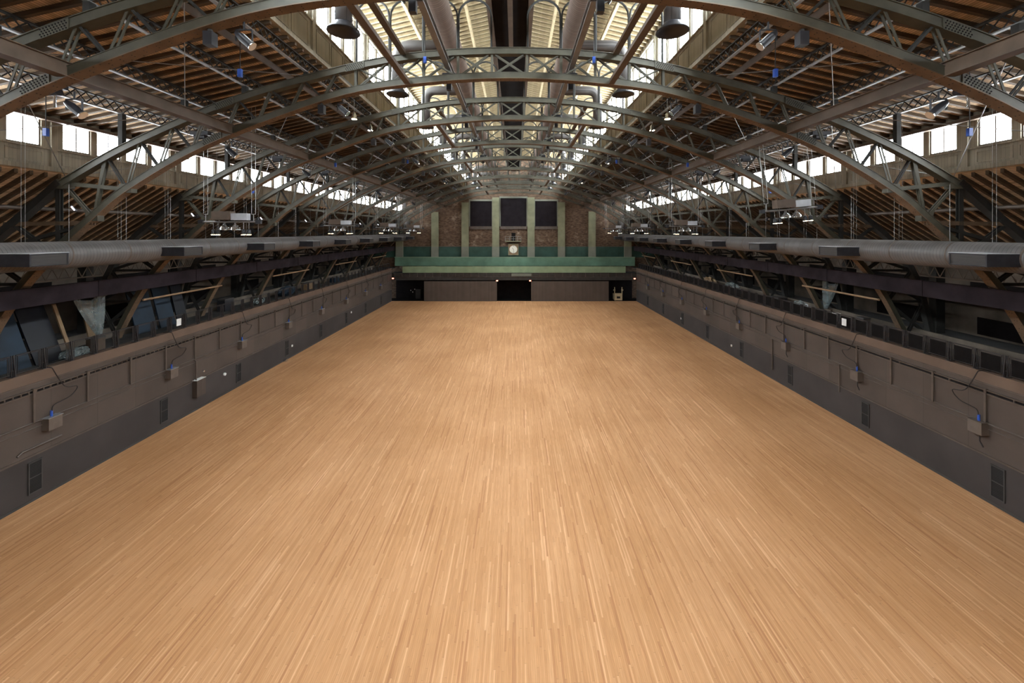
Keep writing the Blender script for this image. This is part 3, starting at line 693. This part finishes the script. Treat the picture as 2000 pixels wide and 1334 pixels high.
# ------------------------------------------------------------------ end wall
EY = 86.0
ew = MB(); ew.box(-31, 31, EY, EY+.5, 0, CH+16.2).build('wall_end', 'old_brick').name
we = bpy.data.objects['wall_end']; struct(we, 'dark patchy brick end wall under the last arch', 'wall')
MB().box(-30.4, 30.4, EY-.08, EY, CH-5.2, CH-3.0).build('dado', 'green_dado', we)
i = 0
for px_ in (-23.4, -16.15, -10.0, -3.75, 3.45, 9.65, 15.9, 23.2):
    i += 1
    o = struct(MB().box(px_-.72, px_+.72, EY-.5, EY-.09, CH-5.2, CH+7.2 - 0.012*px_*px_).build('trim_%d' % i, 'pilaster_paint'), 'olive painted flat pilaster on the brick end wall, %s from the left' % ORD[i-1], 'pilaster')
    MB().box(px_-.75, px_+.75, EY-.53, EY-.5, CH-5.2, CH-3.0).build('base', 'pilaster_base', o)
for x0, x1, zt_ in ((-9.0, -4.55, 6.3), (-2.75, 2.5, 6.9), (4.3, 8.75, 6.3)):
    wn[0] += 1
    o = struct(MB().box(x0, x1, EY-.06, EY-.001, CH+1.15, CH+zt_).build('window_%d' % wn[0], 'blind_dark'), 'tall dark shuttered window in the end wall, %s' % ('left' if x0 < -4 else 'centre' if x0 < 0 else 'right'), 'window')
    MB().box(x0-.05, x1+.05, EY-.3, EY-.001, CH+.55, CH+1.15).build('sill', 'conduit_brown', o)
    f_ = MB(); f_.box(x0-.25, x0, EY-.2, EY-.001, CH+1.15, CH+zt_); f_.box(x1, x1+.25, EY-.2, EY-.001, CH+1.15, CH+zt_); f_.box(x0-.25, x1+.25, EY-.2, EY-.001, CH+zt_, CH+zt_+.35); f_.build('window_frame', 'pilaster_base', o)
b = MB(); b.box(-30, 30, EY-.12, EY-.0805, CH-3.05, CH-2.9); tag(b.build('string_course', 'conduit_brown', we))
# clock with small balcony above
r = empty('wall_clock', (-0.15, EY-.35, CH-3.55), 'large square-cased clock with round pale face on the end wall', 'clock')
MB().box(-1.0, 1.0, -.15, .34, -1.15, 1.1).build('case', 'brass_wood', r)
b = MB(); 
for (a0, a1, c0, c1) in ((-1.05, 1.05, 1.0, 1.15), (-1.05, 1.05, -1.2, -1.05), (-1.05, -.93, -1.1, 1.1), (.93, 1.05, -1.1, 1.1)): b.box(a0, a1, -.2, -.15, c0, c1)
b.build('frame', 'pilaster_paint', r)
MB().lathe([(.78, 0), (.78, .05)], (0, -.21, 0), 32, 'y').build('dial', 'clock_face', r)
b = MB()
for h in range(12):
    a = h*PI/6; u = Vector((math.sin(a), 0, math.cos(a))); b.bar(u*.55+Vector((0,-.22,0)), u*.73+Vector((0,-.22,0)), .07, .02)
b.build('hour_marks', 'black_metal', r)
MB().bar((0,-.24,0), (-.22,-.24,.32), .06, .02, side=(1,0,0)).build('hour_hand', 'black_metal', r); MB().bar((0,-.25,0), (.1,-.25,-.55), .05, .02, side=(1,0,0)).build('minute_hand', 'black_metal', r)
r = empty('clock_balcony', (-0.15, EY-.6, CH-1.9), 'small railed ledge with a dark door above the end wall clock', 'balcony')
MB().box(-1.7, 1.6, -.4, .59, -.1, 0.06).build('ledge', 'pilaster_paint', r); MB().box(-.4, .4, .5, .58, 0.06, 1.7).build('hatch', 'void_dark', r)
b = MB()
for x in (-1.65, -.8, 0, .8, 1.55): b.tube([(x, -.35, .06), (x, -.35, .95)], .03, 5)
for z in (.5, .95): b.tube([(-1.65, -.35, z), (1.55, -.35, z)], .03, 5)
b.build('rail', 'cable_steel', r)

# end gallery
r = empty('end_gallery', (0, 82.4, 0), 'green fronted gallery across the far end of the hall', 'gallery')
MB().box(-24.1, 24.4, 2.4, 2.6, 6.7, 8.42).build('back_parapet', 'green_upper', r)
MB().box(-24.2, 24.5, 2.35, 2.65, 8.42, 8.5).build('cap', 'green_light', r)
b = MB(); b.box(-21.9, 21.9, 0, .2, 5.55, 6.8); 
for i in range(7): b.box(-21.9+6.2*i, -21.88+6.2*i, -.01, 0, 5.55, 6.8)
b.build('front_parapet', 'green_light', r)
MB().box(-24.2, 24.4, .2, 2.95, 5.3, 5.5).build('gallery_floor', 'concrete', r)
MB().box(-24, 24, -.05, 2.95, 4.1, 5.3).build('soffit', 'trim_dark', r)
b = MB()
for z in (5.42, 5.1, 4.75): b.tube([(-23.7, -.15, z), (23.7, -.15, z)], .05, 6)
for i in range(32): b.box(-23.5+1.5*i, -23.42+1.5*i, -.2, -.05, 4.7, 5.5)
b.build('pipe_rack', 'conduit_brown', r)
MB().box(-.5, 3.4, -.3, -.06, 4.9, 5.45).build('centre_box', 'pilaster_base', r)
for s, side in ((-1, 'left'), (1, 'right')):
    st = MB()
    for i in range(6): st.box(s*(22.1+.28*i), s*(22.4+.28*i), .2, 1.8, 5.5, 5.75+.22*(5-i))
    tag(st.build('gallery_steps', 'green_dado'), 'green steps at the %s end of the far gallery' % side, 'stairs')
    sc = MB().box(s*3.35, s*(17.6 if s < 0 else 18.5), 82.1, 82.34, 0.0, 3.9)
    tag(sc.build('screen_wall', 'screen_brown'), 'brown boarded screen under the far gallery, %s of the centre opening' % side, 'screen')
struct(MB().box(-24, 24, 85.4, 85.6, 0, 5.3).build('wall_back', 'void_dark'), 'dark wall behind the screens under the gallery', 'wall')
for x, z, l_ in ((-23.6, 4.5, 'far left corner'), (-3.3, 4.05, 'left side of the centre opening'), (3.15, 4.05, 'right side of the centre opening'), (23.5, 4.45, 'far right corner')):
    r = empty('exit_lamp', (x, 81.9, z), 'small glowing red lamp at the %s under the gallery' % l_, 'lamp', 'red lamps under the far gallery')
    MB().box(-.2, .2, -.1, .45, -.13, .13).build('case', 'black_metal', r); MB().box(-.17, .17, -.12, -.1, -.1, .1).build('lens', 'lamp_red', r)
# lift standing in the dark right bay
r = empty('lift_truck', (20.5, 83.2, 0), 'small cream lift truck parked in the dark bay at far right', 'lift truck')
MB().box(-.75, .75, -.8, .8, .15, 1.3).build('body', 'cream_machine', r)
b = MB(); b.box(-.8, -.65, -.7, -.55, 1.3, 2.7); b.box(.65, .8, -.7, -.55, 1.3, 2.7); b.box(-.8, .8, -.7, -.55, 1.3, 1.5); b.box(-.95, -.6, -.7, -.5, 2.0, 2.25); b.box(.6, .95, -.7, -.5, 2.0, 2.25); b.build('mast', 'cream_machine', r)
MB().box(-.35, .35, -.82, -.8, .5, .9).build('grille', 'black_metal', r)
for x in (-.6, .6):
    for y in (-.5, .5): MB().lathe([(.22, -.1), (.22, .1)], (x, y, .22), 12, 'x').build('wheel', 'black_metal', r)
b = MB(); b.box(-.5, .5, 0, .15, 0, 1.9); b.box(-.42, -.3, -.02, 0, 0, 1.9)
o = b.build('door_1', 'trim_dark'); o.location = (-19.5, 85.2, 0); struct(o, 'dark door in the left bay under the gallery', 'door')
for i, (x, z) in enumerate(((-21.0, 1.7), (-20.6, 1.35), (-20.2, 1.9))):
    fitting('reflector', (x, 85.35, z), (.14, .1, .16), 'white_paint', ('lowest left', 'lowest', 'highest')[i] + ' small pale box in the dark left bay', 'box')

# ------------------------------------------------------------------ hanging light rigs
def make_rig(sg, top):
    r = empty('light_rig', (0, 0, 0), '', 'light rig', 'light rigs hung from the trusses')
    MB().tube([(-1.65, 0, 0), (1.65, 0, 0)], .055, 8).build('batten', 'steel_light', r)
    b = MB(); b.box(-.95, .15, -.25, .25, .12, .62); b.build('housing', 'beam_brown', r)
    b = MB(); b.box(.15, 1.1, -.18, .18, .1, .5); b.build('dimmer', 'galvanised', r)
    for x in (-.35, .3):
        l_ = MB(); l_.lathe([(.05, 0), (.07, -.12), (.12, -.18), (.22, -.28), (.31, -.42), (.31, -.44), (.27, -.43), (.1, -.3)], (x, 0, -.05), 16); l_.build('dome_lamp', 'chrome', r, smooth=True)
    for x in (-1.0, -.72, .8, 1.12):
        rod = MB().tube([(x, 0, 0), (x, 0, -.45)], .014, 5).build('drop_rod', 'cable_steel', r)
        l_ = MB(); l_.lathe([(.05, -.45), (.1, -.5), (.12, -.72), (.14, -.76)], (x, 0, 0), 10)
        c = l_.build('spot_can', 'black_metal', r); MB().lathe([(.115, -.775), (.115, -.765)], (x, 0, 0), 10).build('lens', 'lamp_warm', c)
    for x in (-1.45, 1.4):
        b = MB()
        for dx in (-.12, .12): b.tube([(x+dx, 0, .45), (x+dx, 0, top-.225*sg*x)], .014, 4)
        b.tube([(x-.12, 0, .45), (x+.12, 0, .45)], .02, 4); b.tube([(x, 0, 0), (x, 0, .45)], .02, 4)
        b.build('suspension', 'cable_steel', r)
    b = MB(); b.box(-1.85, -1.6, -.1, .1, -.1, .12); b.box(1.55, 1.85, -.1, .1, -.12, .12); b.build('end_clamp', 'black_metal', r)
    return r
for s, side in ((-1, 'left'), (1, 'right')):
    for i, y in enumerate((25.0, 40.6, 55.8, 69.6)):
        dz = 0.6 if s < 0 else (1.35 if i == 0 else 0.55)
        o = make_rig(s, roof(16.7)-CH-dz-0.01)
        o.location = (s*16.7, y, CH + dz)
        o.rotation_euler = (0, math.radians(-5) if (s > 0 and i == 0) else 0, 0)
        o['label'] = 'hanging light rig with dome lamps, %s on the %s side' % (('nearest', 'second', 'third', 'farthest')[i], side)

# warm spotlights beside the raised roof
def make_spot():
    r = empty('spotlight', (0, 0, 0), '', 'lamp', 'warm spotlights below the upper windows')
    MB().tube([(0, 0, 0), (0, 0, .9)], .02, 5).build('drop_rod', 'cable_steel', r)
    MB().lathe([(.06, .02), (.13, -.05), (.15, -.3), (.19, -.36)], (0, 0, 0), 12).build('can', 'chrome', r, smooth=True)
    MB().lathe([(.16, -.375), (.16, -.36)], (0, 0, 0), 12).build('lens', 'lamp_warm', r)
    return r
sp = make_spot(); T = tree(sp); first = True
for s, side in ((-1, 'left'), (1, 'right')):
    for i, y in enumerate((26.0, 28.9, 43.0, 46.0, 60.0, 70.5)):
        o = sp if first else copy_tree(sp, T); first = False
        o.location = (s*9.7, y, CH+7.35)
        o['label'] = 'warm glowing spotlight, %s from the camera on the %s' % (ORD[i], side)

# fixtures clipped to the trusses
def moving_light(x, y, z, label, s):
    r = empty('stage_light', (x, y, z), label, 'lamp', 'stage lights under the trusses')
    MB().tube([(0, 0, 0), (0, 0, -.25)], .03, 6).build('hook', 'black_metal', r)
    b = MB(); b.bar((-.26, 0, -.25), (.26, 0, -.25), .05, .03); b.bar((-.26, 0, -.25), (-.26, 0, -.6), .03, .05); b.bar((.26, 0, -.25), (.26, 0, -.6), .03, .05); b.build('yoke', 'black_metal', r)
    d = Vector((-s*.55, .1, -.5)).normalized(); c = Vector((0, 0, -.55)); 
    MB().tube([c-d*.3, c-d*.1, c+d*.25, c+d*.3], [.08, .13, .13, .15], 12).build('can', 'black_metal', r, smooth=True)
    MB().tube([c+d*.3, c+d*.33], [.15, .155], 12).build('bezel', 'chrome', r)
for s, side in ((-1, 'left'), (1, 'right')):
    for k in range(0, 8):
        x = 8.3
        moving_light(s*x, TY[k]+.1, interp(BC, x)+CH*0-.02, 'black stage light under the %s truss, inner position on the %s' % (ORD[k], side), s)
    for k in (0, 1, 2, 4, 6):
        x = 14.1
        moving_light(s*x, TY[k]+.5, interp(BC, x)-.02, 'black stage light under the %s truss, outer position on the %s' % (ORD[k], side), s)
    for k in (0, 1, 2, 3, 4):
        z = interp(BC, 9.3)-.03
        r = empty('loudspeaker', (s*9.3, TY[k], z), 'small dark loudspeaker box under the %s truss on the %s' % (ORD[k], side), 'speaker', 'loudspeakers under the trusses')
        MB().box(-.14, .14, -.14, .14, -.5, -.08).build('cabinet', 'black_metal', r); MB().box(-.05, .05, -.05, .05, -.08, .02).build('bracket', 'trim_dark', r)
        # hoist drum on the service beam
        r = empty('chain_hoist', (s*3.1, TY[k]+.7, CH+8.2), 'black chain hoist under the pale service beam by the %s truss, %s side' % (ORD[k], side), 'hoist', 'chain hoists on the service beams')
        MB().lathe([(.1, -.36), (.24, -.33), (.24, .33), (.1, .36)], (0, 0, -.3), 16, 'x').build('drum', 'black_metal', r, smooth=False)
        MB().box(-.12, .12, -.12, .12, -.95, -.45).build('motor', 'black_metal', r); MB().box(-.06, .06, -.06, .06, -.1, .05).build('hook_plate', 'galvanised', r)
        MB().tube([(s*.3, 0, -.3), (s*.34, 0, -.55), (s*.28, 0, -.62)], .05, 6).build('lamp_arm', 'chrome', r)
    for (x, y, zt_, zl) in ((10.2, 16.0, roof(10.2)-.2, CH+6.2), (17.6, 16.0, roof(17.6)-.2, CH+3.95), (4.1, 20.4, CH+9.3, CH+8.5), (13.0, 31.0, roof(13)-.2, CH+5.1), (19.4, 31.5, roof(19.4)-.2, CH+3.2), (9.0, 36.2, CH+7.6, CH+6.2)):
        r = empty('hoist_pendant', (s*x, y, zl), 'blue hoist pendant on a cable, %s side, %s' % (side, {10.2:'near the first truss inboard', 17.6:'near the first truss by the windows', 4.1:'beside the second truss crown', 13.0:'mid slope beyond the third truss', 19.4:'by the windows beyond the third truss', 9.0:'by the fourth truss'}[x]), 'pendant', 'blue hoist pendants')
        MB().box(-.07, .07, -.06, .06, -.3, 0).build('handset', 'blue_plug', r); MB().tube([(0, 0, 0), (0, 0, zt_-zl)], .016, 5).build('cable', 'cable_black', r)
    # winches under the outer purlins
    for k in range(0, 7):
        y = TY[k]+2.8
        r = empty('cable_winch', (s*17.4, y, CH+5.55), 'dark cable winch under the %s roof slope between the %s and %s trusses' % (side, ORD[k], ORD[k+1]), 'winch', 'cable winches under the roof slopes')
        MB().box(-.5, .5, -.15, .15, -.12, .08).build('frame', 'black_metal', r); MB().lathe([(.16, -.3), (.16, .3)], (0, 0, -.2), 12, 'x').build('drum', 'black_metal', r)
        MB().tube([(0, 0, .05), (0, 0, roof(17.4)-.5-CH-5.55)], .03, 5).build('hanger', 'truss_dark', r); MB().tube([(.15, 0, -.3), (.15, 0, -.8)], .05, 6).build('hook_block', 'chrome', r)
    # suspension cables along the sides
    for k in range(0, 9):
        for j, dy in enumerate((2.2, 5.3)):
            y = TY[k]+dy
            c = MB(); zt_ = roof(21.4)-.2
            for q in (-.09, .09): c.tube([(s*21.4+q, y, CH-.48), (s*21.4+q, y, zt_)], .007, 4)
            tag(c.build('suspension_cable', 'cable_steel'), 'thin steel cable pair above the %s duct, %s beyond the %s truss' % (side, 'first' if j == 0 else 'second', ORD[k]), 'cable', 'duct suspension cables')
for k in range(1, 9):
    r = empty('work_light', (-21.35, TY[k]-.25, CH+1.15), 'small slanted lit work lamp on the %s truss at far left' % ORD[k], 'lamp', 'work lamps on the left truss braces')
    MB().bar((-.09, 0, .09), (.06, 0, -.09), .045, .04).build('tube', 'lamp_work', r); MB().bar((-.14, .06, .14), (.10, .06, -.14), .1, .03).build('holder', 'black_metal', r)

# ------------------------------------------------------------------ things stored on the balconies
def flat(y, wd, x0, x1, zt_, m, label, thick=.08):
    b = MB().hexa([(x0, y, 6.36), (x0-thick, y, 6.36), (x0-thick, y+wd, 6.36), (x0, y+wd, 6.36), (x1, y, zt_), (x1-thick, y, zt_), (x1-thick, y+wd, zt_), (x1, y+wd, zt_)])
    tag(b.build('stage_flat', m), label, 'panel', 'flat panels leaning on the left balcony')
flat(21.05, 1.45, -25.6, -26.9, 9.9, 'stage_flat_blue', 'dull blue stage flat leaning on the left balcony, nearest the camera')
flat(22.6, 1.4, -25.5, -26.9, 9.9, 'stage_flat_navy', 'nearly black navy stage flat leaning next to the blue one')
flat(24.1, .18, -25.2, -26.3, 9.4, 'timber_pale', 'narrow pale timber board leaning beside the navy stage flat')
flat(29.4, 1.7, -26.2, -27.0, 9.4, 'stage_flat_blue', 'first of the paired blue flats on the left balcony beyond the plastic sheet')
flat(31.4, 1.4, -26.2, -27.0, 9.5, 'stage_flat_blue', 'second of the paired blue flats on the left balcony beyond the plastic sheet')
flat(33.1, 1.0, -26.3, -27.0, 9.4, 'stage_flat_navy', 'dark flat behind the pair of blue flats on the left balcony')
flat(26.3, .55, -26.3, -26.9, 9.0, 'timber_pale', 'upright timber panel between the plastic sheet and the second group of flats')
# plastic sheet drape
def sheet(s, y0, y1, x, zt0, zt1, zb, label):
    n, m_ = 12, 10; vs = []; fs = []
    for i in range(n+1):
        for j in range(m_+1):
            u = i/n; v = j/m_; y = y0+(y1-y0)*(u*(1-v)+ (0.75+0.1*u)*v)
            top = zt0+(zt1-zt0)*u - .5*math.sin(PI*u)
            vs.append((s*(x+.12*math.sin(9*u+3*v)+.05*math.sin(23*u)), y, top + (zb-top)*v))
    for i in range(n):
        for j in range(m_):
            a = i*(m_+1)+j; fs.append((a, a+1, a+m_+2, a+m_+1))
    b = MB(); b.add(vs, fs); o = b.build('plastic_sheet', 'plastic_sheet', smooth=True); tag(o, label, 'sheet')
    so = o.modifiers.new('thickness', 'SOLIDIFY'); so.thickness = .02
sheet(-1, 24.5, 26.6, 25.7, 9.9, 9.9, 7.1, 'clear plastic sheet hung to dry behind the left balcony rail')
sheet(1, 33.6, 35.4, 26.2, 9.7, 9.9, 7.1, 'clear plastic sheet draped behind the right balcony rail')
def blob(name, c, sz, m, label, cat):
    import bmesh
    bm = bmesh.new(); bmesh.ops.create_icosphere(bm, subdivisions=3, radius=1)
    rr = random.Random(c[1])
    for v in bm.verts:
        k = 1+.22*math.sin(v.co.x*7+c[1])*math.sin(v.co.y*6)+.1*rr.random(); v.co = Vector((v.co.x*sz[0]*k, v.co.y*sz[1]*k, max(-.98, v.co.z)*sz[2]*k))
    me = bpy.data.meshes.new(name); bm.to_mesh(me); bm.free(); me.materials.append(M[m])
    o = bpy.data.objects.new(name, me); COL.objects.link(o); o.location = (c[0], c[1], c[2]+sz[2]); tag(o, label, cat)
blob('crumpled_plastic', (-24.85, 24.0, 6.36), (.35, .7, .28), 'plastic_sheet', 'crumpled pale plastic heap on the near left balcony', 'sheet')
blob('crumpled_plastic', (25.4, 37.0, 6.36), (.4, .8, .55), 'plastic_sheet', 'crumpled blue white plastic heap on the right balcony', 'sheet')
blob('crumpled_plastic', (25.8, 49.5, 6.36), (.5, 1.3, .6), 'plastic_sheet', 'large crumpled plastic heap farther along the right balcony', 'sheet')
blob('cloth_bundle', (26.0, 55.6, 6.36), (.5, 1.3, .6), 'timber_pale', 'beige cloth bundle far along the right balcony', 'bundle')
blob('cloth_bundle', (-25.6, 47.5, 6.36), (.5, 1.4, .5), 'stage_flat_blue', 'dark blue tarpaulin bundle on the left balcony at mid hall', 'bundle')
blob('cloth_bundle', (-25.4, 42.0, 6.36), (.4, .8, .3), 'plastic_sheet', 'low white plastic bundle on the left balcony at mid hall', 'bundle')
for (y, x, m_, l_) in ((33.1, 25.6, 'white_paint', 'white paint bucket on the right balcony'), (34.9, 26.3, 'plaster_old', 'grey bin behind the right balcony rail')):
    r = empty('bucket', (x, y, 6.36), l_, 'bucket')
    MB().lathe([(.22, 0), (.27, .75), (.29, .75), (.29, .8)], (0, 0, 0), 16).build('body', m_, r); MB().tube([(-.28, 0, .7), (0, .12, .55), (.28, 0, .7)], .012, 5).build('handle', 'cable_steel', r)
def crate(loc, sz, m, label, cat='box', name='crate'):
    r = empty(name, loc, label, cat); MB().box(-sz[0]/2, sz[0]/2, -sz[1]/2, sz[1]/2, 0, sz[2]*.88).build('body', m, r); MB().box(-sz[0]/2-.02, sz[0]/2+.02, -sz[1]/2-.02, sz[1]/2+.02, sz[2]*.88, sz[2]).build('lid', 'trim_dark', r)
crate((26.0, 31.0, 6.36), (.5, .6, .9), 'conduit_brown', 'narrow grey cabinet on the right balcony near the bucket')
crate((26.2, 28.6, 6.36), (.8, 1.6, .35), 'timber_pale', 'low grey ramp box on the right balcony')
crate((-25.3, 25.6, 6.36), (.5, .7, .8), 'beam_brown', 'brown crate below the hanging plastic sheet')
crate((26.3, 41.5, 6.36), (.9, 1.3, .8), 'black_metal', 'black case on the right balcony at mid hall')
crate((-26.3, 38.5, 6.36), (.7, 1.2, 1.1), 'black_metal', 'tall black case on the left balcony')
crate((-25.8, 52.5, 6.36), (.7, 1.6, .9), 'timber_pale', 'pale wooden crate on the left balcony')
crate((-25.8, 60.5, 6.36), (.7, 1.6, .7), 'stage_flat_blue', 'dark blue crate far along the left balcony')
